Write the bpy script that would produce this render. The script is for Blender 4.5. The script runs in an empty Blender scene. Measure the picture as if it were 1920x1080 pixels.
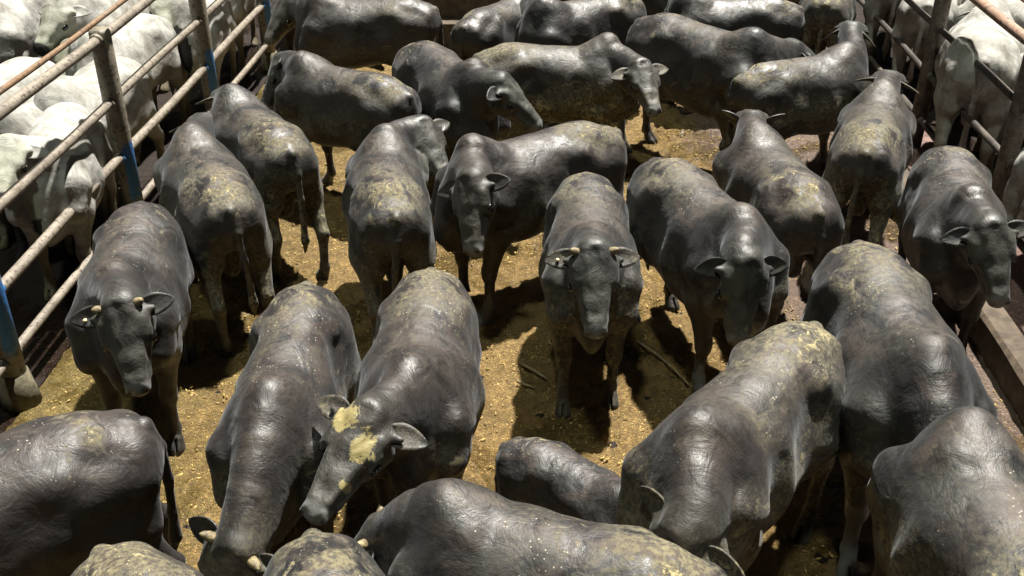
import bpy, math, random
import numpy as np
from mathutils import Vector, Matrix, noise as mnoise

# ------------------------------------------------------------------ camera, sky, lamps, exposure
S = bpy.context.scene
R = math.radians
CAM_H, PITCH, FPX = 4.2, R(30.2), 1960.0
cam_d = bpy.data.cameras.new('camera'); cam = bpy.data.objects.new('camera', cam_d)
S.collection.objects.link(cam); S.camera = cam
cam.location = (0, 0, CAM_H); cam.rotation_euler = (R(90) - PITCH, 0, 0)
cam_d.lens = FPX / 1920 * 36; cam_d.sensor_width = 36; cam_d.clip_end = 500; cam_d.clip_start = 0.05

w = bpy.data.worlds.new('World'); S.world = w; w.use_nodes = True
wn = w.node_tree.nodes; wl = w.node_tree.links
sky = wn.new('ShaderNodeTexSky'); sky.sky_type = 'NISHITA'; sky.sun_disc = False
SUN_EL, SUN_AZ = R(68), R(30)          # lamp stands beyond the pen, a little to the right
sky.sun_elevation = SUN_EL; sky.sun_rotation = SUN_AZ
wl.new(sky.outputs[0], wn['Background'].inputs[0]); wn['Background'].inputs[1].default_value = 0.0015

def sun(name, el, az, strength, angle, col):
    d = bpy.data.lights.new(name, 'SUN'); o = bpy.data.objects.new(name, d); S.collection.objects.link(o)
    d.energy = strength; d.angle = R(angle); d.color = col
    v = Vector((math.sin(az)*math.cos(el), math.cos(az)*math.cos(el), math.sin(el)))
    o.rotation_euler = v.to_track_quat('Z', 'Y').to_euler(); o.location = v*30
    return o
sun('flood_key', SUN_EL, SUN_AZ, 5.0, 1.6, (1.0, 0.96, 0.88))
sun('flood_side', R(71), R(-160), 0.38, 4.0, (0.92, 1.0, 0.86))
S.view_settings.view_transform = 'Standard'; S.view_settings.look = 'None'
S.view_settings.exposure = 1.30; S.view_settings.gamma = 1
S.render.engine = 'CYCLES'

# ------------------------------------------------------------------ helpers
def bp(px, py, h):
    """world point at height h seen at photograph pixel (px, py)"""
    x = (px-960)/FPX; y = -(py-540)/FPX
    d = Vector((x, math.cos(PITCH)+y*math.sin(PITCH), -math.sin(PITCH)+y*math.cos(PITCH)))
    return Vector((0, 0, CAM_H)) + d*((CAM_H-h)/-d.z)
def tag(o, label=None, cat=None, group=None, kind=None):
    if label: o['label'] = label
    if cat: o['category'] = cat
    if group: o['group'] = group
    if kind: o['kind'] = kind
    return o
def empty(name, loc, rz=0):
    o = bpy.data.objects.new(name, None); S.collection.objects.link(o)
    o.location = loc; o.rotation_euler = (0, 0, rz); o.empty_display_size = .2
    return o
def mesh_obj(name, verts, faces, mat, parent=None, smooth=True, attrs=None):
    me = bpy.data.meshes.new(name)
    if isinstance(verts, np.ndarray):
        me.vertices.add(len(verts)); me.vertices.foreach_set('co', verts.astype(np.float32).ravel())
        faces = np.asarray(faces, dtype=np.int32); n = len(faces)
        me.loops.add(n*4); me.loops.foreach_set('vertex_index', faces.ravel())
        me.polygons.add(n); me.polygons.foreach_set('loop_start', np.arange(0, n*4, 4, dtype=np.int32))
        me.polygons.foreach_set('loop_total', np.full(n, 4, dtype=np.int32))
        me.update(calc_edges=True); me.validate()
    else:
        me.from_pydata([tuple(v) for v in verts], [], faces); me.update()
    if smooth: me.polygons.foreach_set('use_smooth', [True]*len(me.polygons))
    if attrs:
        for k, a in attrs.items():
            at = me.attributes.new(k, 'FLOAT_VECTOR', 'POINT'); at.data.foreach_set('vector', a.astype(np.float32).ravel())
    for m in (mat if isinstance(mat, (list, tuple)) else [mat]): me.materials.append(m)
    o = bpy.data.objects.new(name, me); S.collection.objects.link(o)
    if parent: o.parent = parent
    return o
class MB:
    def __init__(s): s.v = []; s.f = []
    def tube(s, pts, rs, n=12, cap=True, up=(0, 0, 1)):
        pts = [Vector(p) for p in pts]; b = len(s.v)
        if not isinstance(rs, (list, tuple)): rs = [rs]*len(pts)
        for i, p in enumerate(pts):
            t = (pts[min(i+1, len(pts)-1)] - pts[max(i-1, 0)]).normalized()
            u = t.cross(Vector(up)); u = u if u.length > .05 else t.cross(Vector((0, 1, 0)))
            u.normalize(); v = t.cross(u)
            for k in range(n):
                a = 2*math.pi*k/n; s.v.append(p + (u*math.cos(a)+v*math.sin(a))*rs[i])
        for i in range(len(pts)-1):
            for k in range(n):
                a = b+i*n+k; c = b+i*n+(k+1) % n; s.f.append((a, a+n, c+n, c))
        if cap:
            s.f.append(tuple(b+k for k in range(n))); s.f.append(tuple(b+(len(pts)-1)*n+n-1-k for k in range(n)))
        return s
    def box(s, x0, x1, y0, y1, z0, z1):
        b = len(s.v); s.v += [Vector(p) for p in ((x0,y0,z0),(x1,y0,z0),(x1,y1,z0),(x0,y1,z0),(x0,y0,z1),(x1,y0,z1),(x1,y1,z1),(x0,y1,z1))]
        s.f += [tuple(b+i for i in q) for q in ((3,2,1,0),(4,5,6,7),(0,1,5,4),(1,2,6,5),(2,3,7,6),(3,0,4,7))]
        return s
    def build(s, name, mat, parent=None, smooth=True): return mesh_obj(name, s.v, s.f, mat, parent, smooth)

# ------------------------------------------------------------------ node materials
class NT:
    def __init__(s, name):
        s.m = bpy.data.materials.new(name); s.m.use_nodes = True; s.t = s.m.node_tree; s.n = s.t.nodes
        s.b = s.n['Principled BSDF']
    def node(s, typ, ins=None, **kw):
        n = s.n.new(typ)
        for k, v in kw.items(): setattr(n, k, v)
        for k, v in (ins or {}).items():
            i = n.inputs[k]
            if isinstance(v, bpy.types.NodeSocket): s.t.links.new(v, i)
            else: i.default_value = v
        return n
    def math(s, op, a, b=0.0, c=0.0, clamp=False):
        return s.node('ShaderNodeMath', {0: a, 1: b, 2: c}, operation=op, use_clamp=clamp).outputs[0]
    def ramp(s, f, stops, interp='LINEAR'):
        n = s.node('ShaderNodeValToRGB', {0: f}); cr = n.color_ramp; cr.interpolation = interp
        while len(cr.elements) < len(stops): cr.elements.new(.5)
        for e, (p, c) in zip(cr.elements, stops):
            e.position = p; e.color = (c, c, c, 1) if not isinstance(c, tuple) else (*c, 1)
        return n.outputs[0]
    def mix(s, f, a, b, blend='MIX'):
        n = s.n.new('ShaderNodeMix'); n.data_type = 'RGBA'; n.blend_type = blend
        for i, v in ((0, f), (6, a), (7, b)):
            if isinstance(v, bpy.types.NodeSocket): s.t.links.new(v, n.inputs[i])
            elif i == 0: n.inputs[0].default_value = v
            else: n.inputs[i].default_value = (*v, 1)
        return n.outputs[2]
    def noise(s, vec, scale, detail=4, rough=.55, dist=0.0):
        return s.node('ShaderNodeTexNoise', {'Vector': vec, 'Scale': scale, 'Detail': detail, 'Roughness': rough, 'Distortion': dist}).outputs[0]
    def vor(s, vec, scale, feature='F1'):
        return s.node('ShaderNodeTexVoronoi', {'Vector': vec, 'Scale': scale}, feature=feature).outputs[0]
    def smooth(s, v, a, b, lo=0.0, hi=1.0):
        return s.node('ShaderNodeMapRange', {0: v, 1: a, 2: b, 3: lo, 4: hi}, interpolation_type='SMOOTHSTEP').outputs[0]
    def set(s, **kw):
        for k, v in kw.items():
            i = s.b.inputs[k.replace('_', ' ')]
            if isinstance(v, bpy.types.NodeSocket): s.t.links.new(v, i)
            else: i.default_value = (*v, 1) if isinstance(v, tuple) else v
    def bump(s, h, strength, dist, normal=None):
        d = {'Height': h, 'Strength': strength, 'Distance': dist}
        if normal is not None: d['Normal'] = normal
        return s.node('ShaderNodeBump', d).outputs[0]

def hide_material(name, kind):
    t = NT(name)
    rest = t.node('ShaderNodeAttribute', attribute_name='rest').outputs['Vector']       # along the spine, sideways, up from the spine
    aux = t.node('ShaderNodeAttribute', attribute_name='aux').outputs['Vector']         # height over ground, head amount, face patch and painted nostril dark
    pos = t.node('ShaderNodeAttribute', attribute_name='pos').outputs['Vector']
    rnd = t.node('ShaderNodeObjectInfo').outputs['Random']
    off = t.node('ShaderNodeCombineXYZ', {0: t.math('MULTIPLY', rnd, 37.0), 1: t.math('MULTIPLY', rnd, 91.0), 2: t.math('MULTIPLY', rnd, 13.0)}).outputs[0]
    p = t.node('ShaderNodeVectorMath', {0: pos, 1: off}, operation='ADD').outputs[0]
    rs = t.node('ShaderNodeSeparateXYZ', {0: rest}); ax = t.node('ShaderNodeSeparateXYZ', {0: aux})
    sx, sy, sz = rs.outputs; hz, hd, cr = ax.outputs
    big = t.noise(p, 2.6, 3, .5); mid = t.noise(p, 7, 5, .65, .6); fine = t.noise(p, 38, 5, .7)
    hairv = t.node('ShaderNodeVectorMath', {0: p, 1: (22., 90., 40.)}, operation='MULTIPLY').outputs[0]
    hair = t.noise(hairv, 2.2, 3, .6)
    hair2 = t.noise(p, 260, 2, .5)
    top = t.smooth(sz, .12, .34)                                   # the back
    ridge = t.math('MULTIPLY', top, t.smooth(t.math('ABSOLUTE', sy), .13, .02))
    rump = t.smooth(sx, .75, .05)
    if kind == 'black':
        base = t.mix(t.smooth(big, .35, .65), (.0035, .0034, .0035), (.011, .0105, .011))
        base = t.mix(t.math('MULTIPLY', ridge, t.smooth(mid, .35, .65, 0, .8)), base, (.036, .021, .017))
        base = t.mix(t.math('MULTIPLY', hd, t.smooth(t.math('ADD', t.math('MULTIPLY', mid, .6), t.math('MULTIPLY', hair, .4)), .38, .60, .15, .95)), base, (.062, .063, .050))
    else:
        base = t.mix(t.smooth(mid, .3, .7), (.21, .205, .185), (.43, .425, .40))
        base = t.mix(t.math('MULTIPLY', t.smooth(big, .5, .72), .55), base, (.13, .11, .085))
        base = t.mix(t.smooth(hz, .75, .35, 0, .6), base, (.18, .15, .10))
        base = t.mix(t.math('MULTIPLY', hd, .35), base, (.30, .32, .20))
    mud = t.node('ShaderNodeAttribute', attribute_name='mud', attribute_type='OBJECT').outputs['Fac']
    # dried dung on the rump and back, mud on the lower sides: films and crusts with ragged edges
    haze = t.noise(t.node('ShaderNodeVectorMath', {0: p, 1: (2.4, 4.5, 4.)}, operation='MULTIPLY').outputs[0], 1.0, 5, .62, 1.4)
    if kind == 'black':
        base = t.mix(t.math('MULTIPLY', t.smooth(sz, .05, .30), t.smooth(haze, .46, .64, 0, .55)), base, (.070, .052, .044))
        base = t.mix(t.math('MULTIPLY', t.smooth(hz, .5, .8), t.smooth(t.math('SUBTRACT', 1.0, haze), .50, .64, 0, .45)), base, (.028, .029, .029))
    tone = t.node('ShaderNodeAttribute', attribute_name='tone', attribute_type='OBJECT').outputs['Fac']
    if kind == 'black': base = t.mix(t.math('MULTIPLY', tone, t.smooth(mid, .3, .6, .3, 1.)), base, (.030, .022, .018))
    f0 = t.math('ADD', t.math('ADD', t.math('MULTIPLY', mid, .6), t.math('MULTIPLY', big, .55)), t.math('MULTIPLY', mud, .11))
    film = t.smooth(f0, .585, .68)
    where = t.math('MAXIMUM', t.math('MULTIPLY', top, t.math('ADD', t.math('MULTIPLY', rump, .85), .15)), t.math('MULTIPLY', t.smooth(hz, 1.22, .75), t.math('MINIMUM', t.math('MAXIMUM', mud, .15), .95)))
    film = t.math('MULTIPLY', film, where)
    grain = t.smooth(fine, .40, .62)
    mudcol = t.mix(t.noise(p, 11, 3), (.12, .10, .050), (.27, .235, .125))
    base = t.mix(t.math('MULTIPLY', t.math('MULTIPLY', film, t.math('ADD', t.math('MULTIPLY', grain, .85), .15)), .85 if kind == 'black' else .5), base, mudcol)
    pv = t.node('ShaderNodeVectorMath', {0: p, 1: (9., 15., 15.)}, operation='MULTIPLY').outputs[0]
    crust = t.smooth(t.math('ADD', t.noise(pv, 1.0, 6, .70, 1.0), t.math('MULTIPLY', mud, .055)), .60, .635)
    crust = t.math('MULTIPLY', crust, t.smooth(t.noise(p, 3.1, 2), .47, .58))
    crust = t.math('MULTIPLY', crust, t.math('MULTIPLY', where, t.smooth(fine, .34, .5)))
    crust = t.math('MULTIPLY', crust, .9 if kind == 'black' else .5)
    base = t.mix(crust, base, t.mix(fine, (.22, .18, .075), (.44, .38, .20)))
    fleck = t.math('MULTIPLY', t.smooth(t.vor(p, 40), .19, .12), t.smooth(t.noise(p, 5, 2), .52, .62))
    base = t.mix(t.math('MULTIPLY', fleck, top), base, (.36, .33, .25))
    pz = t.node('ShaderNodeSeparateXYZ', {0: aux}).outputs[2]
    patch = t.math('MULTIPLY', t.smooth(t.math('ADD', pz, t.math('MULTIPLY', t.math('SUBTRACT', t.noise(p, 15, 6, .8, .6), .5), 1.5)), .50, .60), t.smooth(fine, .30, .44))
    base = t.mix(patch, base, t.mix(fine, (.16, .13, .05), (.42, .35, .15)))
    dirt = t.math('MAXIMUM', t.math('MAXIMUM', film, crust), fleck)
    legs = t.smooth(hz, .42, .1)
    base = t.mix(t.math('MULTIPLY', legs, t.smooth(mid, .3, .6, .2, .85)), base, (.10, .08, .035) if kind == 'white' else (.022, .018, .010))
    nose = t.smooth(sx, 2.425, 2.45)
    base = t.mix(nose, base, (.12, .12, .115) if kind == 'black' else (.02, .019, .018))
    base = t.mix(t.smooth(pz, -.35, -.65), base, (.002, .002, .002))  # darkness inside the nostrils, painted into the hide colour
    t.set(Base_Color=base)
    ro = t.math('ADD', t.smooth(mid, .3, .7,   .43 if kind == 'black' else .6, .58 if kind == 'black' else .75), t.math('MULTIPLY', dirt, .3))
    ro = t.math('SUBTRACT', ro, t.math('MULTIPLY', nose, .12))
    ro = t.math('ADD', ro, t.smooth(t.math('ADD', t.math('MULTIPLY', hair, .6), t.math('MULTIPLY', fine, .4)), .35, .65, -.05, .10))
    t.set(Roughness=ro, Specular_IOR_Level=.68 if kind == 'black' else .25)
    if kind == 'black': t.set(Sheen_Weight=.10, Sheen_Roughness=.4, Sheen_Tint=(.8, .84, .9))
    # skin: neck folds (rings round the neck), brisket creases, hair
    ringv = t.node('ShaderNodeCombineXYZ', {0: t.math('MULTIPLY', sx, 22), 1: t.math('MULTIPLY', sy, 6), 2: t.math('MULTIPLY', sz, 5)}).outputs[0]
    rings = t.noise(ringv, 1.0, 3, .55, .9)
    neck = t.math('MULTIPLY', t.smooth(sx, 1.25, 1.45), t.smooth(sx, 2.1, 1.98))
    h = t.math('MULTIPLY', rings, t.math('ADD', t.math('MULTIPLY', neck, 1.0), .08))
    n1 = t.bump(h, .24, .015 if kind == 'black' else .035)
    n2 = t.bump(t.math('ADD', mid, t.math('MULTIPLY', t.noise(p, 4.2, 2, .5, .5), 1.6)), .40, .028, n1)
    n3 = t.bump(t.math('ADD', t.math('MULTIPLY', hair, .6), t.math('MULTIPLY', fine, .5)), .16, .004, n2)
    n4 = t.bump(t.math('ADD', t.math('MULTIPLY', crust, 1.0), t.math('MULTIPLY', hair2, .18)), .6, .006, n3)
    t.set(Normal=n4)
    return t.m
M = {}
M['black'] = hide_material('black_hide', 'black'); M['white'] = hide_material('pale_hide', 'white')

def simple(name, col, rough, spec=.5, var=.3, scale=20, bump=.2, col2=None):
    t = NT(name); g = t.node('ShaderNodeTexCoord').outputs['Object']
    n = t.noise(g, scale, 5, .65)
    c2 = col2 or tuple(c*(1-var) for c in col)
    t.set(Base_Color=t.mix(t.smooth(n, .35, .65), c2, col), Roughness=rough, Specular_IOR_Level=spec, Normal=t.bump(n, bump, .01))
    return t.m
M['horn'] = simple('horn', (.30, .24, .13), .6, col2=(.10, .075, .04), scale=30, bump=.5)
M['eye'] = simple('eye', (.006, .005, .004), .08, .8, bump=0)
M['ear_tag'] = simple('ear_tag', (.85, .72, .42), .4)
M['dung'] = simple('dried_dung', (.46, .42, .20), .9, .2, scale=60, bump=.6, col2=(.30, .26, .11))

def rusty(name, a, b, blue=False):
    t = NT(name); g = t.node('ShaderNodeNewGeometry').outputs['Position']
    n = t.noise(g, 3.5, 6, .7); f = t.noise(g, 26, 5, .7); lng = t.noise(t.node('ShaderNodeVectorMath', {0: g, 1: (14., 1.4, 14.)}, operation='MULTIPLY').outputs[0], 1.0, 5, .7)
    c = t.mix(t.smooth(n, .35, .65), a, b)
    c = t.mix(t.smooth(lng, .5, .66, 0, .55), c, (.24, .205, .16))
    c = t.mix(t.smooth(f, .54, .62, 0, .85), c, (.045, .028, .018))
    c = t.mix(t.smooth(n, .56, .64, 0, .6), c, (.07, .045, .03))
    if blue:
        z = t.node('ShaderNodeSeparateXYZ', {0: g}).outputs[2]
        k = t.math('MULTIPLY', t.smooth(t.math('ADD', z, t.math('MULTIPLY', n, .7)), 1.34, 1.20), t.smooth(t.math('ADD', z, t.math('MULTIPLY', n, .5)), .62, .72))
        side = t.node('ShaderNodeSeparateXYZ', {0: t.node('ShaderNodeNewGeometry').outputs['Normal']}).outputs[0]
        k = t.math('MULTIPLY', k, t.smooth(t.math('ADD', side, t.math('MULTIPLY', n, .8)), .45, .8))
        c = t.mix(t.math('MULTIPLY', k, t.smooth(f, .30, .42)), c, (.035, .16, .42))
    t.set(Base_Color=c, Roughness=t.smooth(f, .3, .7, .42, .75), Metallic=.0, Specular_IOR_Level=.5,
          Normal=t.bump(t.math('ADD', f, t.math('MULTIPLY', lng, .6)), .55, .008))
    return t.m
M['post_left'] = rusty('weathered_post', (.17, .15, .11), (.27, .24, .185), True)
M['rail_left'] = rusty('weathered_rail', (.15, .125, .10), (.29, .255, .205))
M['rail_thin'] = rusty('rusty_rail', (.15, .085, .045), (.24, .15, .085))
M['post_right'] = rusty('dark_post', (.085, .07, .06), (.15, .13, .11))
M['rail_right'] = rusty('dark_rail', (.025, .022, .02), (.06, .05, .043))
M['rail_rust_right'] = rusty('rusty_pink_rail', (.30, .17, .12), (.40, .27, .20))

def ground_mat(name, kind):
    t = NT(name); g = t.node('ShaderNodeNewGeometry').outputs['Position']
    xyz = t.node('ShaderNodeSeparateXYZ', {0: g})
    n1 = t.noise(g, 1.1, 4, .6); n2 = t.noise(g, 6, 6, .7, .8); n3 = t.noise(g, 42, 5, .75)
    rot = t.node('ShaderNodeVectorMath', {0: g, 1: t.node('ShaderNodeTexNoise', {'Vector': g, 'Scale': 9.0}).outputs[1]}, operation='ADD').outputs[0]
    v1 = t.vor(rot, 26); v2 = t.vor(rot, 55)
    if kind == 'pen':
        c = t.mix(t.smooth(n2, .3, .7), (.34, .205, .060), (.72, .455, .150))
        c = t.mix(t.smooth(v2, .25, .6, 0, .85), c, (.15, .095, .03))
        c = t.mix(t.math('MULTIPLY', t.smooth(v1, .34, .18), t.smooth(n3, .4, .52)), c, (.55, .43, .19))
        # olive tint of shade painted in at left, bare pinkish concrete to the right
        c = t.mix(t.math('MULTIPLY', t.smooth(t.math('ADD', xyz.outputs[0], t.math('MULTIPLY', n1, 1.2)), -.6, -2.2), .35), c, t.mix(n2, (.07, .085, .012), (.17, .17, .03)))
        c = t.mix(t.math('MULTIPLY', t.smooth(t.math('ADD', xyz.outputs[0], t.math('MULTIPLY', n1, 1.6)), 2.5, 3.1), .8), c, t.mix(n3, (.11, .075, .065), (.32, .24, .22)))
        c = t.mix(t.smooth(t.noise(g, .9, 5, .62, .8), .50, .60, 0, .75), c, t.mix(n2, (.075, .052, .020), (.17, .12, .045)))
    elif kind == 'walk':
        c = t.mix(n3, (.30, .17, .14), (.50, .34, .30))
    else:
        c = t.mix(n2, (.018, .010, .006), (.05, .03, .02))
    wet = t.smooth(t.noise(g, .9, 5, .62, .8), .46, .58)
    t.set(Base_Color=c, Roughness=t.math('ADD', t.math('MULTIPLY', wet, -.48), t.smooth(n3, .3, .7, .62, .9)), Specular_IOR_Level=.5)
    hgt = t.math('ADD', t.math('ADD', t.math('MULTIPLY', n2, .9), t.math('MULTIPLY', n3, .35)), t.math('MULTIPLY', v2, .35))
    t.set(Normal=t.bump(t.math('ADD', hgt, t.math('MULTIPLY', v1, .5)), 1.0, .04))
    return t.m
M['pen'] = ground_mat('pen_floor', 'pen'); M['walk'] = ground_mat('walkway', 'walk'); M['earth'] = ground_mat('earth', 'earth')
M['concrete'] = simple('old_concrete', (.095, .07, .045), .8, col2=(.045, .03, .018), scale=9, bump=.5)
M['footing'] = simple('footing', (.16, .14, .09), .85, col2=(.07, .06, .035), scale=14, bump=.7)

# ------------------------------------------------------------------ the setting
SL = .044                                   # the fences run almost straight away from the camera
def fx(side, y): return (-3.55 + SL*y) if side < 0 else (3.71 + SL*y)
def grid(name, x0, x1, y0, y1, nx, ny, mat, amp, z0=0, kind='structure', skew=SL):
    vs = []; fs = []
    for j in range(ny+1):
        for i in range(nx+1):
            y = y0+(y1-y0)*j/ny; x = x0+(x1-x0)*i/nx + skew*y
            q = Vector((x*1.6, y*1.6, 0)); z = z0 + amp*(mnoise.fractal(q*2.2, .6, 2.0, 5))
            vs.append((x, y, z))
    for j in range(ny):
        for i in range(nx): a = j*(nx+1)+i; fs.append((a, a+1, a+nx+2, a+nx+1))
    return tag(mesh_obj(name, vs, fs, mat), kind=kind)
grid('ground', -60, 60, -20, 100, 2, 2, M['earth'], 0, -.03, skew=0)
def trodden_floor():
    nx, ny = 330, 640; x0, x1, y0, y1 = -3.5, 3.16, .6, 13.2
    Y, X = np.meshgrid(np.linspace(y0, y1, ny+1), np.linspace(x0, x1, nx+1), indexing='ij'); X = X+SL*Y
    rng = np.random.default_rng(3); Z = np.zeros_like(X)
    for j in range(ny+1):
        for i in range(nx+1): Z[j, i] = .020*mnoise.fractal(Vector((X[j, i]*3.4, Y[j, i]*3.4, 0)), .6, 2.0, 5)
    dx, dy = (x1-x0)/nx, (y1-y0)/ny
    for _ in range(2600):                                   # hoof prints with pushed up rims
        cy = rng.uniform(y0+.2, y1-.2); cx = rng.uniform(x0+.2, x1-.2)+SL*cy; a = rng.uniform(0, 6.28); r = rng.uniform(.045, .065); dp = rng.uniform(.006, .020)
        j = int((cy-y0)/dy); i = int((cx-SL*cy-x0)/dx); J = slice(max(j-7, 0), j+8); I = slice(max(i-7, 0), i+8)
        u = (X[J, I]-cx)*math.cos(a)+(Y[J, I]-cy)*math.sin(a); v = -(X[J, I]-cx)*math.sin(a)+(Y[J, I]-cy)*math.cos(a)
        q = np.sqrt((u/(r*1.2))**2+(v/r)**2)
        Z[J, I] += -dp*np.clip(1.15-q, 0, .5)*2+dp*.9*np.exp(-((q-1.25)/.25)**2)
    V = np.stack([X.ravel(), Y.ravel(), Z.ravel()], 1)
    k = (np.arange(ny)[:, None]*(nx+1)+np.arange(nx)[None, :]).ravel()
    tag(mesh_obj('pen_floor', V, np.stack([k, k+1, k+nx+2, k+nx+1], 1), M['pen']), kind='structure')
trodden_floor()
grid('walkway', 3.30, 3.95, -1, 14, 20, 100, M['walk'], .004, .03)
grid('left_pen_ground', -12, -3.52, -1, 16, 60, 100, M['earth'], .015, -.01)
grid('right_pen_ground', 3.97, 12, -1, 16, 60, 100, M['earth'], .01, 0)

def fence(side, ys, rails, pr, pm, rm, label, foot):
    root = empty('pipe_fence', (fx(side, ys[0]), ys[0], 0)); tag(root, label, 'fence')
    inv = Vector(root.location)
    for y in ys:
        x = fx(side, y)
        mb = MB(); mb.tube([Vector((x, y, -.05))-inv, Vector((x, y, .9))-inv, Vector((x, y, 1.84))-inv, Vector((x, y, 1.865))-inv], [pr, pr, pr, pr*.86], 20)
        for (h, r, m, dx) in rails:
            if dx == 0:
                for sg in (-1, 1):
                    c0 = Vector((x+SL*sg*pr*.8, y+sg*pr*.8, h))-inv; mb.tube([c0, c0+Vector((SL, 1, 0))*sg*.035, c0+Vector((SL, 1, 0))*sg*.045], [r*1.28, r*1.25, r*1.05], 14)
        o = mb.build('post', pm, root)
        if foot:
            mf = MB(); mf.tube([Vector((x, y, -.03))-inv, Vector((x, y, .10))-inv, Vector((x, y, .24))-inv], [pr*1.6, pr*1.4, pr*1.15], 14)
            mf.build('footing', M['footing'], o)
    y0, y1 = ys[0]-.6, ys[-1]+.8
    for (h, r, m, dx) in rails:
        pts = []
        for i in range(25):
            y = y0+(y1-y0)*i/24; pts.append(Vector((fx(side, y)+dx, y, h + .008*math.sin(y*1.7+h*9))) - inv)
        mb = MB(); mb.tube(pts, r, 14); mb.build('rail', m, root)
    return root
fence(-1, [3.4, 5.7, 8.0, 10.3, 12.6, 14.9], [(2.0, .020, M['rail_thin'], .11), (1.80, .040, M['rail_left'], .0), (1.29, .038, M['rail_left'], .0), (.82, .038, M['rail_left'], .0), (.35, .032, M['rail_left'], .0)],
      .082, M['post_left'], None, 'weathered pipe fence with blue painted posts between the black and the pale cattle', True)
fence(1, [3.6, 5.75, 7.93, 10.1, 12.25, 14.4], [(1.93, .018, M['rail_rust_right'], .10), (1.75, .045, M['rail_rust_right'], .0), (1.27, .031, M['rail_right'], .0), (.80, .031, M['rail_right'], .0), (.33, .031, M['rail_right'], .0)],
      .078, M['post_right'], None, 'dark pipe fence along the right side of the pen', False)
def kerb(name, x, w_, h_, y0, y1, mat, label):
    n = 60; vs = []; fs = []
    prof = [(-w_/2, -.05), (-w_/2, h_-.03), (-w_/2+.03, h_), (w_/2-.03, h_), (w_/2, h_-.03), (w_/2, -.05)]
    for j in range(n+1):
        y = y0+(y1-y0)*j/n
        for (a, b) in prof:
            d = .008*mnoise.noise(Vector((a*9, y*3, b*7)))
            vs.append((x+SL*y+a+d, y, b+d))
    for j in range(n):
        for i in range(5): a = j*6+i; fs.append((a, a+1, a+7, a+6))
    fs.append(tuple(range(6))); fs.append(tuple(n*6+5-i for i in range(6)))
    o = mesh_obj(name, vs, fs, mat, smooth=False); tag(o, label, 'kerb'); return o
kerb('concrete_kerb', 3.20, .22, .26, -1, 13.4, M['concrete'], 'long worn concrete kerb beside the walkway at the right of the pen')
b = MB(); b.box(-3.0, 3.9, 13.5, 13.75, -.04, .32); b.box(-3.0, 3.9, 13.78, 13.9, -.04, .62)
tag(b.build('back_wall', M['concrete'], None, False), 'low concrete step closing the far end of the pen', 'wall')

def litter(name, n, mats, seed, x0, x1, y0, y1, smin, smax, flat, label):
    rng = np.random.default_rng(seed); vs = []; fs = []
    for _ in range(n):
        y = rng.uniform(y0, y1); x = rng.uniform(x0, x1)+SL*y; r = rng.uniform(smin, smax); a = rng.uniform(0, 6.28)
        if mnoise.noise(Vector((x*1.3, y*1.3, 3))) + .5*mnoise.noise(Vector((x*5, y*5, 8))) < rng.uniform(-.5, .55): continue
        lx, ly, lz = r*rng.uniform(.6, 2.2), r*rng.uniform(.4, .9), r*flat*rng.uniform(.5, 1.2); ca, sa = math.cos(a), math.sin(a); b0 = len(vs)
        ti = rng.uniform(-.3, .3)
        for (u, v, w_) in ((-1,0,0),(0,-1,.1),(1,0,0),(0,1,.1),(-.4,-.4,1),(.5,-.3,.9),(.3,.5,1.05),(-.4,.4,.8)):
            u += rng.uniform(-.25, .25); v += rng.uniform(-.25, .25); X = u*lx; Y = v*ly
            vs.append((x+X*ca-Y*sa, y+X*sa+Y*ca, .012*0+.004+w_*lz+X*ti*.3))
        fs += [tuple(b0+i for i in q) for q in ((0,1,5,4),(1,2,5),(2,3,6,5),(3,0,4,7),(3,7,6),(4,5,6,7))]
    return tag(mesh_obj(name, vs, fs, mats, smooth=False), label, kind='stuff')
M['chip'] = simple('chip', (.44, .31, .11), .8, .3, col2=(.27, .18, .06), scale=7, bump=0)
litter('trodden_litter', 42000, M['chip'], 5, -3.4, 3.1, 1.5, 13, .004, .012, .5, None)

M['twig'] = simple('twig', (.30, .24, .13), .8, col2=(.14, .10, .05))
for pts, lab in (([(1195, 640), (1228, 662), (1262, 690), (1292, 722)], 'curved pale stick lying right of the feet of the staring horned bull'),
                 ([(975, 680), (1000, 694), (1028, 712)], 'short straight stick in the shade left of the feet of the staring horned bull'),
                 ([(970, 715), (985, 721), (1003, 727)], 'smallest stick on the shaded floor, nearest the small half hidden bull')):
    P3 = [bp(px_, py_, .03) for px_, py_ in pts]; o0 = P3[0].copy(); o0.z = 0
    mb = MB(); mb.tube([q-o0 for q in P3], [.011, .010, .009, .006][:len(P3)], 8); o = mb.build('stick', M['twig']); o.location = o0
    tag(o, lab, 'stick', 'sticks on the pen floor')

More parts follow.
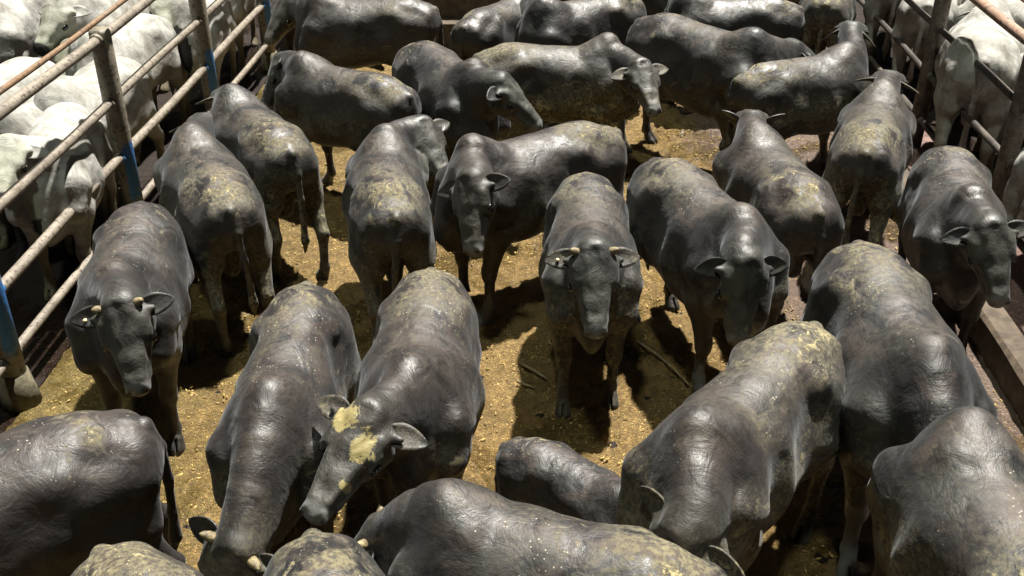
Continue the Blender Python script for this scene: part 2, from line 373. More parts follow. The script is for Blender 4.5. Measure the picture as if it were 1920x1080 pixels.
# ------------------------------------------------------------------ cattle: one smooth skin per animal, taken from a distance field
class Field:
    def __init__(s, lo, hi, vox):
        s.vox = vox; s.lo = np.array(lo, float)
        s.n = np.ceil((np.array(hi)-s.lo)/vox).astype(int)+1
        s.ax = [s.lo[i] + np.arange(s.n[i])*vox for i in range(3)]
        s.f = np.full(s.n, .5, np.float32)
    def cap(s, A, B, ra, rb=None, k=.05, hint=(0, 0, 1), end=1.0, carve=False):
        A = np.array(A, float); B = np.array(B, float)
        if not isinstance(ra, tuple): ra = (ra, ra)
        rb = ra if rb is None else (rb if isinstance(rb, tuple) else (rb, rb))
        m = max(*ra, *rb)*max(1, end) + k*1.5 + 2*s.vox
        lo = np.minimum(A, B)-m; hi = np.maximum(A, B)+m
        i0 = np.maximum(((lo-s.lo)/s.vox).astype(int), 0); i1 = np.minimum(((hi-s.lo)/s.vox).astype(int)+1, s.n)
        if (i1 <= i0).any(): return
        X = s.ax[0][i0[0]:i1[0], None, None]-A[0]; Y = s.ax[1][None, i0[1]:i1[1], None]-A[1]; Z = s.ax[2][None, None, i0[2]:i1[2]]-A[2]
        d = B-A; L = np.linalg.norm(d)
        if L < 1e-5: d = np.array([1., 0, 0]); L = 1e-5
        else: d = d/L
        h = np.array(hint, float); h = h-h.dot(d)*d
        if np.linalg.norm(h) < .05: h = np.array([1., 0, .1]); h = h-h.dot(d)*d
        h /= np.linalg.norm(h); u = np.cross(h, d)
        t = X*d[0]+Y*d[1]+Z*d[2]; tc = np.clip(t, 0, L); f = tc/L; e = t-tc
        W = ra[0]+(rb[0]-ra[0])*f; H = ra[1]+(rb[1]-ra[1])*f; E = np.minimum(W, H)*end
        a = (X*u[0]+Y*u[1]+Z*u[2]); b = (X*h[0]+Y*h[1]+Z*h[2])
        k0 = np.sqrt((a/W)**2+(b/H)**2+(e/E)**2)+1e-6
        k1 = np.sqrt((a/W**2)**2+(b/H**2)**2+(e/E**2)**2)+1e-6
        D = k0*(k0-1)/k1
        sl = (slice(i0[0], i1[0]), slice(i0[1], i1[1]), slice(i0[2], i1[2])); F = s.f[sl]
        if carve:
            D = -D; g = np.maximum(k-np.abs(F-D), 0)/k; s.f[sl] = np.maximum(F, D)+g*g*k/4
        else:
            g = np.maximum(k-np.abs(F-D), 0)/k; s.f[sl] = np.minimum(F, D)-g*g*k/4
    def mesh(s):
        f = s.f; sg = f < 0
        c = np.zeros(np.array(f.shape)-1, np.int8)
        for dx in (0, 1):
            for dy in (0, 1):
                for dz in (0, 1): c += sg[dx:f.shape[0]-1+dx, dy:f.shape[1]-1+dy, dz:f.shape[2]-1+dz]
        act = (c > 0) & (c < 8); I, J, K = np.nonzero(act)
        idx = np.full(act.shape, -1, np.int32); idx[I, J, K] = np.arange(len(I))
        acc = np.zeros((len(I), 3)); cnt = np.zeros(len(I))
        corners = [(a, b, d) for a in (0, 1) for b in (0, 1) for d in (0, 1)]
        for c0 in corners:
            for axi in range(3):
                if c0[axi]: continue
                c1 = list(c0); c1[axi] = 1
                v0 = f[I+c0[0], J+c0[1], K+c0[2]]; v1 = f[I+c1[0], J+c1[1], K+c1[2]]
                m = (v0 < 0) != (v1 < 0); t = v0/(v0-v1+1e-12)
                p = np.zeros((len(I), 3)); p += np.array(c0); p[:, axi] += t
                acc[m] += p[m]; cnt[m] += 1
        V = acc/np.maximum(cnt, 1)[:, None]+np.stack([I, J, K], 1)
        V = s.lo + V*s.vox
        fs = []
        for axi in range(3):
            a0 = [slice(None)]*3; a1 = [slice(None)]*3; a0[axi] = slice(0, -1); a1[axi] = slice(1, None)
            s0 = sg[tuple(a0)]; s1 = sg[tuple(a1)]; ed = np.nonzero(s0 != s1)
            b, d = (axi+1) % 3, (axi+2) % 3
            E = np.stack(ed, 1); ok = (E[:, b] > 0) & (E[:, d] > 0) & (E[:, b] < act.shape[b]) & (E[:, d] < act.shape[d]); E = E[ok]
            inside = s0[E[:, 0], E[:, 1], E[:, 2]]
            def cell(ob, od):
                q = E.copy(); q[:, b] += ob; q[:, d] += od; return idx[q[:, 0], q[:, 1], q[:, 2]]
            q = np.stack([cell(-1, -1), cell(0, -1), cell(0, 0), cell(-1, 0)], 1)
            q[~inside] = q[~inside][:, ::-1]; fs.append(q)
        return V, np.concatenate(fs)

def nrm(v): return v/np.linalg.norm(v)
def make_bull(spec):
    """spec: T, W pixel of tail head and withers; P, M = (px,py,height) of poll and muzzle; heights are for scale 1"""
    kind = spec.get('kind', 'black'); rng = random.Random(spec['id'])
    hump = spec.get('hump', .95); fat = spec.get('fat', 1.0)*rng.uniform(.95, 1.05); bend = spec.get('bend', 0.0)
    s = spec.get('s', None); LT = 1.15
    if s is None:
        s = 1.0
        for _ in range(30):
            a = bp(*spec['T'], 1.30*s); b = bp(*spec['W'], 1.38*s); l = math.hypot(a.x-b.x, a.y-b.y)
            s += .5*(l/LT-s)
        print(spec['id'], 'fit scale %.2f' % s, end=' ')
        s = min(max(s, spec.get('smin', .95)), 1.08)
    a = bp(*spec['T'], 1.30*s); b = bp(*spec['W'], 1.38*s)
    mid = (a+b)/2; d = Vector((b.x-a.x, b.y-a.y)); l0 = d.length; d.normalize()
    head = math.atan2(d.y, d.x) - bend*.48
    org = Vector((mid.x-d.x*LT*s/2, mid.y-d.y*LT*s/2, 0))
    kap = bend/1.2
    def tm(x, y, z):
        if abs(kap) < 1e-4 or x <= 0: return np.array([x, y, z])
        return np.array([math.sin(kap*x)/kap - math.sin(kap*x)*y, (1-math.cos(kap*x))/kap + math.cos(kap*x)*y, z])
    def fwd(x): return np.array([math.cos(kap*max(x, 0)), math.sin(kap*max(x, 0)), 0])
    Rz = Matrix.Rotation(-head, 3, 'Z')
    def loc(p): q = Rz @ (Vector(p)-org); return np.array(q)/s
    # head
    P = loc(bp(*spec['P'][:2], spec['P'][2]*s)); Mz = loc(bp(*spec['M'][:2], spec['M'][2]*s))
    N0 = tm(1.16, 0, 1.10)
    nv = P-N0; nl = np.linalg.norm(nv); nl2 = min(max(nl, .45), .90); 
    print(spec['id'], 's %.2f len %.2f neck %.2f head %.2f at (%.2f %.2f) dir %d' % (s, l0, nl, np.linalg.norm(Mz-P), org.x, org.y, math.degrees(head)))
    Pn = N0+nv/nl*nl2; hx = nrm(Mz-P); P = Pn
    upv = np.array([0, 0, 1.])*.8 + fwd(1.2)*.6 if hx[2] < -.8 else np.array([0, 0, 1.])
    hz = nrm(upv-upv.dot(hx)*hx); hy = np.cross(hz, hx)
    rl = spec.get('roll', 0.0); hy, hz = hy*math.cos(rl)+hz*math.sin(rl), hz*math.cos(rl)-hy*math.sin(rl)
    HS = spec.get('hs', 1.13)
    def hm(x, y, z): return P+(hx*x*.88+hy*y*1.20+hz*z)*HS
    dist = math.hypot(org.x, org.y); vox = spec.get('vox', .0135 if dist < 5.6 else (.016 if dist < 8 else .020))/s
    vox = max(vox, .0125) if 'vox' not in spec else vox
    ends = [P, hm(.55, 0, 0), hm(.1, .25, 0), hm(.1, -.25, 0), tm(1.55, 0, .8)]
    lo = np.array([-.30, -.50, -.02]); hi = np.array([1.55, .50, 1.62])
    for e in ends: lo = np.minimum(lo, e-.2); hi = np.maximum(hi, e+.2)
    lo[2] = -.04
    bm_ = tm(1.0, .50, 0), tm(1.0, -.50, 0), tm(.6, .50, 0), tm(.6, -.50, 0)
    for e in bm_: lo[:2] = np.minimum(lo[:2], e[:2]); hi[:2] = np.maximum(hi[:2], e[:2])
    F = Field(lo, hi, vox); c = F.cap
    b = fat
    # trunk
    c(tm(.10, 0, 1.04), tm(.44, 0, 1.06), (.225*b, .215), (.27*b, .235), .06)
    c(tm(.04, 0, 1.165), tm(.30, 0, 1.225), (.12, .06), (.12, .06), .12)
    c(tm(.22, 0, 1.235), tm(.70, 0, 1.20), (.10, .06), (.095, .06), .14)
    c(tm(.70, 0, 1.20), tm(1.15, 0, 1.24), (.095, .06), (.08, .08), .14)
    c(tm(.34, 0, 1.08), tm(1.12, 0, 1.08), (.255*b, .17), (.25*b, .19), .10)
    c(tm(.48, 0, .94), tm(.85, 0, .92), (.325*b, .29), (.345*b, .33), .10, end=.85)
    c(tm(.85, 0, .92), tm(1.14, 0, .94), (.345*b, .33), (.275*b, .32), .08, end=.6)
    c(tm(.48, 0, .80), tm(1.00, 0, .74), (.23*b, .15), (.23*b, .16), .12)
    c(tm(1.10, 0, .95), tm(1.32, 0, .96), (.235, .31), (.16, .24), .10)
    c(tm(1.22, 0, .72), tm(1.44, 0, .80), (.13, .16), (.085, .14), .10)          # brisket
    c(tm(1.30, 0, .66), tm(1.42, 0, .66), (.05, .10), (.035, .07), .08)
    c(tm(.70, 0, .60), tm(.56, 0, .53), (.045, .055), (.032, .032), .05)         # sheath
    c(tm(.24, 0, .75), tm(.22, 0, .60), .08, .065, .04)
    b_ = rng.uniform(-.02, .03)
    c(tm(.60, 0, .80-b_), tm(.92, 0, .76-b_), (.25*b, .16), (.25*b, .16), .12)
    for sd in (1, -1):
        c(tm(.37, sd*.205, 1.165), tm(.42, sd*.215, 1.155), .055, .05, .10)       # hook bones
        c(tm(.03, sd*.115, 1.12), tm(.05, sd*.12, 1.08), .06, .07, .08)         # pin bones
        # shoulder
        c(tm(1.06, sd*.105, 1.25), tm(1.20, sd*.23, 1.00), (.06, .09), (.085, .16), .09, hint=fwd(1.1))
        c(tm(1.20, sd*.23, 1.00), tm(1.33, sd*.20, .84), (.085, .15), (.085, .10), .07, hint=fwd(1.2))
        c(tm(1.28, sd*.20, .86), tm(1.10, sd*.20, .72), (.085, .13), (.09, .11), .06, hint=fwd(1.2))
        # hind quarter
        hx_ = rng.uniform(-.10, .10); fx_ = rng.uniform(-.10, .10)
        c(tm(.27, sd*.175, 1.05), tm(.24, sd*.20, .78), (.12, .21), (.12, .175), .07, hint=fwd(.2))
        c(tm(.07, sd*.145, 1.02), tm(.08, sd*.165, .76), (.105, .11), (.10, .11), .06, hint=fwd(.1))
        c(tm(.36, sd*.21, .82), tm(.42, sd*.21, .69), (.07, .11), (.05, .06), .09)
        hk = (-.02+hx_*.6, sd*.185, .44); hf = (.03+hx_, sd*.18, .13)
        c(tm(.20, sd*.195, .78), tm(*hk), (.10, .15), (.046, .062), .06, hint=fwd(0))
        c(tm(hk[0]-.025, hk[1], hk[2]+.03), tm(hk[0]+.01, hk[1], hk[2]-.05), (.038, .045), (.034, .042), .04)
        c(tm(*hk), tm(*hf), (.039, .045), (.034, .038), .03)
        c(tm(*hf), tm(hf[0]+.035, hf[1], .06), (.040, .042), .038, .03)
        c(tm(hf[0]+.04, hf[1], .055), tm(hf[0]+.075, hf[1], .005), (.048, .05), (.056, .065), .015, hint=fwd(0))
        kn = (1.17+fx_*.5, sd*.175, .41); ff = (1.16+fx_, sd*.17, .13)
        c(tm(1.12, sd*.20, .76), tm(*kn), (.092, .12), (.050, .056), .06, hint=fwd(1.1))
        c(tm(kn[0]+.008, kn[1], kn[2]+.02), tm(kn[0]+.008, kn[1], kn[2]-.03), .054, .050, .03)
        c(tm(*kn), tm(*ff), (.040, .043), (.035, .038), .03)
        c(tm(*ff), tm(ff[0]+.035, ff[1], .06), .042, .038, .03)
        c(tm(ff[0]+.04, ff[1], .055), tm(ff[0]+.07, ff[1], .005), (.050, .05), (.058, .065), .015, hint=fwd(1.1))
        for (q, zz) in ((hf[0]+.09, 0), (ff[0]+.085, 1)):
            yy = hf[1] if zz == 0 else ff[1]
            c(tm(q-.02, yy, .075), tm(q+.04, yy, .0), (.006, .03), (.007, .04), .008, hint=fwd(0), carve=True)   # cloven hoof
            for s2 in (-.022, .022): c(tm(q-.115, yy+s2, .105), tm(q-.125, yy+s2, .085), .014, .010, .012)         # dewclaws
        # flank hollow
        c(tm(.50, sd*.405*b, 1.12), tm(.62, sd*.435*b, 1.02), (.10, .08), (.09, .10), .20, carve=True)
        c(tm(.92, sd*.455*b, 1.08), tm(.98, sd*.475*b, .86), (.11, .07), (.11, .07), .12, carve=True, hint=fwd(1))
    # hump
    lean = rng.uniform(-.02, .02)
    c(tm(1.07, 0, 1.25), tm(1.20, lean, 1.285+.03*hump), (.085, .06+.02*hump), (.050*hump+.045, .055+.042*hump), .12)
    # neck
    tn = nrm(P-N0); t0 = nrm(fwd(1.15)*1.0+np.array([0, 0, .15])); t1 = nrm(hx*.45+tn*.8)
    Pe = hm(.03, 0, -.115); L = np.linalg.norm(Pe-N0)
    def bez(u):
        a_, b_, c_, d_ = N0, N0+t0*L*.33, Pe-t1*L*.30, Pe
        return a_*(1-u)**3+3*b_*u*(1-u)**2+3*c_*u*u*(1-u)+d_*u**3
    K = [bez(i/6) for i in range(7)]
    ws = [.19, .160, .138, .124, .116, .112, .110]; hs = [.275, .245, .21, .185, .165, .150, .140]
    for i in range(6): c(K[i], K[i+1], (ws[i], hs[i]), (ws[i+1], hs[i+1]), .06)
    c(K[0]+np.array([0, 0, .15]), K[3]+hz*.0+np.array([0, 0, .10]), (.055, .07), (.05, .06), .09)   # crest
    dn = np.array([0, 0, -1.])
    for i in range(5):                                                        # dewlap
        q0 = K[i]+dn*hs[i]*.85*(1 if abs(hx[2]) < .9 else .7); q1 = K[i+1]+dn*hs[i+1]*.85
        c(q0, q1, (.026, .10-.012*i), (.024, .09-.012*i), .06)
    # head
    c(hm(.00, 0, -.085), hm(.15, 0, -.095), (.098, .095), (.108, .105), .05, hint=hz)
    c(hm(-.005, 0, -.03), hm(.05, 0, -.030), (.080, .045), (.092, .042), .06, hint=hz)
    c(hm(.14, 0, -.085), hm(.30, 0, -.082), (.104, .086), (.070, .068), .06, hint=hz)
    c(hm(.30, 0, -.082), hm(.46, 0, -.085), (.070, .068), (.050, .050), .05, hint=hz)
    c(hm(.10, 0, -.19), hm(.30, 0, -.155), (.064, .075), (.048, .048), .06, hint=hz)
    c(hm(.30, 0, -.155), hm(.45, 0, -.125), (.048, .048), (.036, .030), .05, hint=hz)
    c(hm(.435, 0, -.082), hm(.468, 0, -.090), (.066, .053), (.060, .047), .04, hint=hz)
    c(hm(.462, 0, -.112), hm(.476, 0, -.112), (.048, .026), (.042, .024), .025, hint=hz)
    c(hm(.02, 0, .032), hm(.20, 0, .034), (.020, .022), (.016, .018), .05, carve=True, hint=hz)
    for sd in (1, -1):
        c(hm(.10, sd*.070, -.165), hm(.22, sd*.052, -.155), (.046, .072), (.034, .050), .06)
        c(hm(.10, sd*.080, -.050), hm(.18, sd*.080, -.055), .034, .028, .05)
        c(hm(.195, sd*.122, -.090), hm(.222, sd*.118, -.092), (.020, .012), .013, .025, carve=True, hint=hz)
        c(hm(.155, sd*.094, -.062), hm(.225, sd*.088, -.070), .017, .013, .022)        # brow
        c(hm(.175, sd*.097, -.114), hm(.225, sd*.091, -.110), .014, .011, .020)        # lower lid
        c(hm(.24, sd*.050, -.050), hm(.42, sd*.030, -.046), .020, .014, .04)           # bone beside the nose
        c(hm(.27, sd*.055, -.115), hm(.40, sd*.045, -.105), .022, .018, .04)           # cheek muscle
        c(hm(.05, sd*.080, -.075), hm(.047, sd*.125, -.073), .030, .017, .05)     # ear root
        c(hm(.462, sd*.030, -.056), hm(.488, sd*.038, -.070), .021, .018, .018)         # nostril wing
        c(hm(.492, sd*.028, -.058), hm(.514, sd*.044, -.050), (.009, .016), .012, .008, carve=True, hint=hz)
        c(hm(.515, sd*.030, -.066), hm(.500, sd*.034, -.062), .009, .011, .008, carve=True)
    c(hm(.45, 0, -.146), hm(.40, 0, -.150), (.034, .018), (.036, .022), .02, hint=hz)   # chin
    c(hm(.42, -.09, -.128), hm(.42, .09, -.128), (.045, .004), (.045, .004), .010, hint=hz, carve=True)
    # tail
    tw = rng.uniform(-.06, .06) if 'tail' not in spec else spec['tail']
    tp = [(.05, 0, 1.225), (-.055, 0, 1.19), (-.105, tw*.3, 1.04), (-.115, tw*.7, .82), (-.10, tw, .60), (-.09, tw*1.1, .44)]
    tr = [.042, .040, .030, .025, .023, .036]
    for i in range(5): c(tm(*tp[i]), tm(*tp[i+1]), tr[i], tr[i+1], .022)
    c(tm(*tp[5]), tm(-.055, tw*1.1, .30), .032, .010, .02)
    V, Q = F.mesh()
    # coordinates along the spine for the hide pattern
    pts = [tm(-.05, 0, .98), tm(.4, 0, .98), tm(.8, 0, .97), tm(1.16, 0, 1.0)] + K[1:6] + [hm(0, 0, -.09), hm(.25, 0, -.09), hm(.5, 0, -.09)]
    sv = [-.05, .4, .8, 1.2, 1.35, 1.5, 1.65, 1.8, 1.92, 2.0, 2.25, 2.5]
    best = np.full(len(V), 1e9); rest = np.zeros((len(V), 3))
    for i in range(len(pts)-1):
        A_, B_ = pts[i], pts[i+1]; d_ = B_-A_; l_ = d_.dot(d_)
        t = np.clip((V-A_)@d_/l_, 0 if i else -5, 1 if i < len(pts)-2 else 5); C_ = A_+np.clip(t, 0, 1)[:, None]*d_
        if i == len(pts)-2: C_ = A_+np.clip(t, 0, 1)[:, None]*d_
        dd = ((V-C_)**2).sum(1); m = dd < best; best[m] = dd[m]
        o_ = V-C_; dh = d_/math.sqrt(l_); up_ = hz if sv[i] >= 2.0 else np.array([0, 0, 1.]); up_ = up_-up_.dot(dh)*dh; up_ = up_/max(np.linalg.norm(up_), .01)
        lt = np.cross(up_, dh)
        rest[m, 0] = (sv[i]+t*(sv[i+1]-sv[i]))[m]; rest[m, 1] = (o_@lt)[m]; rest[m, 2] = (o_@up_)[m]
    aux = np.stack([V[:, 2], np.clip((rest[:, 0]-1.9)/.2, 0, 1), np.zeros(len(V))], 1)
    # low frequency unevenness: loose skin over muscle
    pos = V.copy()
    q_ = (V-P)/HS; lx, ly, lz = q_@hx/.88, q_@hy/1.20, q_@hz
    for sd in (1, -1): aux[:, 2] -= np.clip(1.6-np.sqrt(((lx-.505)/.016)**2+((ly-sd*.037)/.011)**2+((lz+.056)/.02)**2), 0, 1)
    if spec.get('face'):
        g_ = lambda cx, cy, rx, ry: 1-np.sqrt(((lx-cx)/rx)**2+((ly-cy)/ry)**2)*.5
        aux[:, 2] += np.clip(np.maximum(g_(.07, -.055, .065, .045), np.maximum(g_(.155, .045, .075, .035), g_(.33, .05, .02, .02))), 0, 1)*(lz > -.09)*(lx < .4)
    # ears, joined to the skin
    ev = []; eq = []
    er = spec.get('ear', (0.0, 0.0)); el = spec.get('ear_len', .195)
    for k, sd in enumerate((1, -1)):
        droop = .12+rng.uniform(-.1, .15)+er[k % 2]; back = .25+rng.uniform(-.15, .15)
        ax_ = nrm(hy*sd*1.0 - hz*droop - hx*back); base = hm(.045, sd*.080, -.066)
        fr = nrm(hx*.30+hz*.7+np.array([0, 0, .35])); fr = nrm(fr-fr.dot(ax_)*ax_)       # the way the ear opens
        sdv = np.cross(ax_, fr)
        nr, na = 12, 7; b0 = len(V)+len(ev)
        for i in range(nr):
            t = i/(nr-1); wd = .060*(max(0, math.sin(math.pi*min(1, (t*.84+.16))**.9))**.75)*(1.05 if t < .95 else .6)+.002; 
            curl = .80*(1-t)**1.5+.30; rad = wd/math.sin(min(curl, 1.4)); cen = base+ax_*(t*el)
            dz = -.035*t*t
            ring = []
            for lay in (0, 1):
                for j in range(na):
                    a_ = (-1+2*j/(na-1))*curl; a_ = a_ if lay == 0 else -a_
                    rr = rad*(1.0 if lay == 0 else 1.0)
                    off = sdv*math.sin(a_)*rr - fr*(math.cos(a_)-math.cos(curl))*rr*.75 + (-fr*.012 if lay == 0 else fr*.0)
                    ring.append(cen+off+np.array([0, 0, dz]))
            ev += ring
        m_ = 2*na
        for i in range(nr-1):
            for j in range(m_):
                a_ = b0+i*m_+j; c_ = b0+i*m_+(j+1) % m_; q = (a_, c_, c_+m_, a_+m_); eq.append(q if sd > 0 else q[::-1])
        for j in range(na-1):
            q = (b0+(nr-1)*m_+j, b0+(nr-1)*m_+j+1, b0+(nr-1)*m_+m_-2-j, b0+(nr-1)*m_+m_-1-j); eq.append(q if sd > 0 else q[::-1])
    ev = np.array(ev); V = np.concatenate([V, ev]); Q = np.concatenate([Q, np.array(eq)])
    pos = np.concatenate([pos, ev]); rest = np.concatenate([rest, np.tile([1.0, .3, 0], (len(ev), 1))]); aux = np.concatenate([aux, np.tile([1.0, .0, 0], (len(ev), 1))])
    nm = {'black': 'black_bull', 'white': 'pale_bull'}[kind]
    root = empty(nm, org, head); root.scale = (s, s, s)
    root_mud = spec.get('mud', .25)
    tag(root, spec['label'], 'bull', 'black bulls crowded in the pen' if kind == 'black' else 'pale cattle in the neighbouring pens')
    body = mesh_obj('body', V, Q, M[kind], root, attrs={'rest': rest, 'aux': aux, 'pos': pos})
    body['mud'] = float(root_mud); body['tone'] = rng.uniform(0, .8)**2
    # eyes
    for sd in (1, -1):
        uvs = []; fs = []; cc = hm(.202, sd*.094, -.085)
        for i in range(7):
            th = math.pi*i/6
            for j in range(10):
                ph = 2*math.pi*j/10; uvs.append(cc+.031*(hx*math.cos(th)*1.15+hy*math.sin(th)*math.cos(ph)+hz*math.sin(th)*math.sin(ph)*.85))
        for i in range(6):
            for j in range(10): a_ = i*10+j; c_ = i*10+(j+1) % 10; fs.append((a_, c_, c_+10, a_+10))
        mesh_obj('eye', uvs, fs, M['eye'], root)
    if spec.get('horns'):
        for k, sd in enumerate((1, -1)):
            ln = spec['horns'] if not isinstance(spec['horns'], tuple) else spec['horns'][k]
            mb = MB(); p0 = hm(.005, sd*.080, -.028); dr = nrm(hy*sd*.85+hz*.5-hx*.2)
            mb.tube([p0-dr*.02, p0+dr*ln*.4, p0+dr*ln*.8+hz*.004, p0+dr*ln+hz*.010], [.028, .024, .015, .004], 14)
            mb.build('horn', M['horn'], root)
    if spec.get('tag'):
        sd = spec['tag']; ax_ = nrm(hy*sd-hz*.12-hx*.25); p0 = hm(.045, sd*.095, -.07)+ax_*el*.45
        mb = MB(); mb.tube([p0+hx*.012-hz*.02, p0+hx*.02+hz*.008], [.011, .011], 12); mb.build('ear_tag', M['ear_tag'], root)
    return root, body, hm, (hx, hy, hz)

BULLS = [
 # foreground row
 dict(id='A23', T=(240,770), W=(-290,900), P=(-480,880,1.25), M=(-600,960,1.0), fat=1.15, mud=-0.6, label='big smooth black rump filling the lower left corner, its head out of frame'),
 dict(id='A24', T=(215,1045), W=(420,1270), P=(500,1400,1.2), M=(520,1500,.9), mud=0.7, label='dung speckled black back just entering at the bottom edge, below the big corner rump'),
 dict(id='A25', T=(592,1032), W=(650,1330), P=(660,1450,1.2), M=(640,1560,.9), mud=0.7, label='dusty round black back rising from the bottom edge under the yellow patched face'),
 dict(id='A19', T=(1325, 1075), W=(860, 925), P=(690,985,.98), M=(600,1080,.62), horns=0.055, fat=1.0, hump=0.8, mud=.75, label='long black bull across the bottom middle, yellow dung on its rump, head down left'),
 dict(id='A18', s=0.6, T=(1005, 846), W=(1110, 885), P=(1150, 940, 0.82), M=(1130, 1000, 0.5), ear=(-.4,-.4), mud=0.0, hump=0.7, bend=-0.6, label='small dark bull half hidden behind the long bull of the bottom edge'),
 dict(id='A22', s=1.06, T=(2005, 1110), W=(1892, 885), P=(1820, 905, 1.0), M=(1690,820,.62), ear=(-.5,-.5), fat=1.0, hump=0.7, mud=1.0, label='big black bull in the lower right corner, seen from behind, one ear sticking out'),
 dict(id='A20', T=(1525,592), W=(1325, 775), P=(1262, 1010, 1.08), M=(1235,1080,.85), fat=0.86, mud=1.3, label='muddy flanked black bull right of centre with its head down toward the bottom edge'),
 dict(id='A21', T=(1618,435), W=(1752, 640), P=(1760,830,.98), M=(1755,890,.55), fat=0.98, mud=0.5, label='black bull between the muddy flanked bull and the kerb, foreleg on bright ground'),
 dict(id='A17', T=(805,498), W=(770,660), P=(690, 765, 1.42), M=(585, 945, 1.16), face=True, roll=-.2, mud=0.6, vox=0.011, hs=1.28, label='black bull with crusted yellow patches on its forehead, turned to the left'),
 dict(id='A16', T=(572,510), W=(498, 725), P=(430, 1035, 0.92), M=(392, 1130, 0.66), horns=(0.06, 0.06), s=0.98, fat=0.82, mud=0.5, label='black bull with pale horn stubs, neck stretched down toward the bottom left'),
 # middle rows
 dict(id='A1', T=(255,380), W=(215,480), P=(218, 572, 1.45), M=(245,705,1.12), horns=(0.035, 0.035), tag=-1, roll=0.15, mud=0.15, vox=0.0105, label='horned black bull facing the camera beside the left fence, bright tag in its ear'),
 dict(id='A2', T=(418,355), W=(362,250), P=(380,215,1.2), M=(400,190,.9), mud=0.7, label='black bull seen from behind beside the left fence, standing behind the horned one'),
 dict(id='A3', T=(525,250), W=(450,175), P=(425,165,1.1), M=(410,150,.8), fat=1.05, mud=0.9, label='black bull from behind with straw coloured dung on its rump, near the second blue post'),
 dict(id='A15', T=(738,375), W=(720,245), P=(795,228,1.32), M=(835,310,1.05), bend=-.25, mud=0.6, label='black bull seen from behind with its head turned right, left of the broadside grey face'),
 dict(id='A14', T=(1145,228), W=(895, 265), P=(872, 335, 1.3), M=(873, 445, 0.98), bend=.2, hump=1.5, mud=0.3, vox=0.0105, label='black broadside bull turning its dusty grey face to the camera, left of centre'),
 dict(id='A13', T=(1102,330), W=(1112,405), P=(1115,468,1.52), M=(1120,608,1.18), horns=(0.04, 0.04), tag=-1, mud=0.7, vox=0.0105, label='black bull with two pale horn stubs staring at the camera in the centre'),
 dict(id='A12', T=(1235,285), W=(1390,390), P=(1408, 495, 1.3), M=(1398,610,.95), hump=1.2, mud=0.4, vox=0.0105, label='hornless black bull facing the camera with lowered head and wide ears, right of centre'),
 dict(id='A11', T=(1530,365), W=(1430,240), P=(1412,210,1.28), M=(1395,180,1.0), ear=(-.9,-.9), mud=0.5, label='black bull seen from behind with both ears pricked up, walking away at right'),
 dict(id='A10', T=(1632,252), W=(1655,165), P=(1668,135,1.28), M=(1690,112,1.0), mud=1.1, label='black bull from behind beside the right fence with mud over its whole rump'),
 dict(id='A32', T=(1785,272), W=(1825,350), P=(1862, 425, 1.4), M=(1880, 550, 1.05), hump=1.6, mud=0.2, vox=0.0105, label='black bull facing the camera against the right fence and kerb'),
 dict(id='A9', T=(1425,125), W=(1555,90), P=(1598,42,1.42), M=(1625,28,1.2), ear=(0.5, 0.5), mud=0.7, label='black bull stretching its neck up toward the far right post'),
 dict(id='A8', T=(1200,20), W=(1420,58), P=(1490,78,1.22), M=(1550,110,.95), mud=0.5, label='shiny grey black bull broadside, its ear touching the bull that stretches its neck'),
 dict(id='A7', T=(905,88), W=(1130,75), P=(1205,118,1.30), M=(1238,218,.95), hump=1.5, mud=1.4, vox=0.012, label='black broadside bull with mud caked side, head hanging at right above bright ground'),
 dict(id='A6', T=(775,72), W=(880,120), P=(950,145,1.38), M=(1010,212,1.1), hump=1.4, mud=0.1, vox=0.012, label='black bull looking right with a clear eye, in front of the mud caked broadside bull'),
 dict(id='A4', T=(755,158), W=(575,102), P=(515,110,1.22), M=(488,175,.92), mud=0.5, label='black broadside bull facing left, head behind the far blue post'),
 # back row
 dict(id='A5', T=(805, 0), W=(605, -15), P=(530,0,1.20), M=(500,60,.9), mud=0.3, label='large dull black bull broadside at the back left of the pen'),
 dict(id='A26', s=.9, T=(895, 25), W=(955, -12), P=(990, -30, 1.1), M=(1120,60,.9), label='very dark rump at the back, under the bull with the lowered pale muzzle'),
 dict(id='A27', T=(1175, -15), W=(1040, -5), P=(990, -2, 1.2), M=(952, 50, 0.95), s=1.0, label='black bull at the back facing left with its pale muzzle showing'),
 dict(id='A28', s=.95, T=(1190,-60), W=(1330,-65), P=(1390,-80,1.2), M=(1420,-40,.9), label='black bull mostly above the top edge in the back row'),
 dict(id='A29', s=.95, T=(1470,0), W=(1325,-15), P=(1265,-25,1.2), M=(1240,20,.9), label='blue sheened black bull at the back with its rump to the right'),
 dict(id='A30', s=.95, T=(1552,-10), W=(1565,-65), P=(1570,-85,1.2), M=(1575,-90,.9), mud=1.4, label='bull from behind at the back right, whole rump caked in yellow mud'),
]
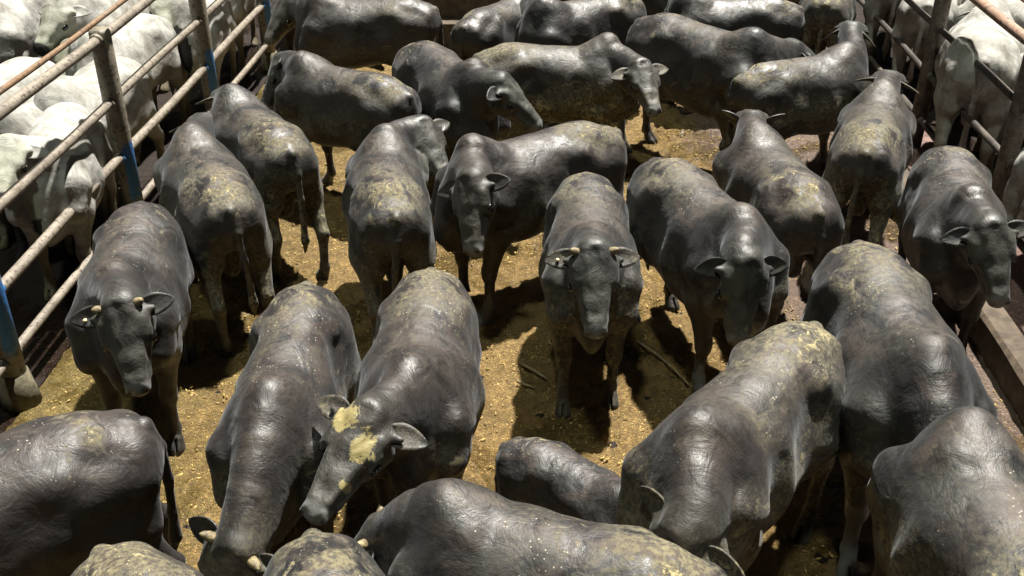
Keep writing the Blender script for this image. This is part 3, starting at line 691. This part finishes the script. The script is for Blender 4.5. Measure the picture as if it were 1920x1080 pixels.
PALE = [
 dict(id='L6', kind='white', s=.98, T=(215,105), W=(120,150), P=(75,165,1.1), M=(60,230,.8), label='pale bull between the yellow faced one and the bodies nearest the camera, left pen'),
 dict(id='L8', kind='white', s=1.0, T=(60,-40), W=(-40,0), P=(-90,10,1.2), M=(-110,60,.9), label='pale bull at the extreme top left behind the one looking out'),
 dict(id='L9', kind='white', s=.95, T=(300,-95), W=(215,-75), P=(180,-60,1.2), M=(170,-10,.9), label='pale bull at the top edge behind the left herd'),
 dict(id='L10', kind='white', s=.95, T=(430,-95), W=(400,-65), P=(385,-50,1.2), M=(380,-10,.9), label='pale bull farthest along the left fence'),
 dict(id='R6', kind='white', s=1.0, T=(1980,20), W=(1900,-20), P=(1870,-40,1.3), M=(1860,0,1.0), label='pale bull in the top right corner beneath the rusty rail'),
 dict(id='R7', kind='white', s=.98, T=(1990,260), W=(2080,190), P=(2130,160,1.3), M=(2160,190,1.0), label='pale flank at the right edge beside the nearest dark post'),
 dict(id='L1', kind='white', T=(240,-60), W=(150,-15), P=(112,5,1.35), M=(68,88,1.05), label='pale bull in the top left corner looking out with a black nose'),
 dict(id='L2', kind='white', T=(285,22), W=(180,62), P=(128,82,1.20), M=(110,170,.85), label='pale bull with a yellowish face, just left of the nearest whole fence post'),
 dict(id='L3', kind='white', T=(385,-35), W=(352,-5), P=(333,18,1.25), M=(335,98,.9), label='pale bull with a yellow green face looking out beside the second left post'),
 dict(id='L4', kind='white', s=1.0, T=(50,110), W=(-70,150), P=(-120,180,1.2), M=(-140,240,.9), label='pale rump cut off by the left edge, above the bull with the dark ear'),
 dict(id='L5', kind='white', s=.95, T=(130,140), W=(30,195), P=(0,235,1.15), M=(-25,310,.85), label='pale bull in the left pen with its dark ear at the left edge'),
 dict(id='L7', kind='white', s=.95, T=(125,190), W=(72,252), P=(58,305,1.22), M=(42,430,.90), label='pale bull nearest the camera in the left pen with a green smeared forehead'),
 dict(id='R3', kind='white', s=1.08, T=(1850,85), W=(1862,10), P=(1870,-30,1.2), M=(1880,-60,.9), fat=1.1, label='broad pale rump behind the right fence, just above the bull by the kerb'),
 dict(id='R1', kind='white', T=(1745,-10), W=(1760,-70), P=(1770,-95,1.2), M=(1780,-110,.9), label='pale rump at the top edge, halfway between the two farthest dark posts'),
 dict(id='R5', kind='white', T=(1690,-60), W=(1700,-115), P=(1705,-130,1.2), M=(1710,-140,.9), label='pale bull at the top edge right beside the farthest dark post'),
 dict(id='R2', kind='white', T=(1900,-60), W=(1860,-110), P=(1840,-140,1.3), M=(1830,-100,1.), label='pale bull farthest behind the right fence, under the pink rusty rail'),
 dict(id='R4', kind='white', T=(1940,120), W=(1990,50), P=(2010,20,1.3), M=(2040,20,1.), label='pale bull cut off by the right edge behind the fence'),
]
for sp in BULLS + PALE:
    make_bull(sp)
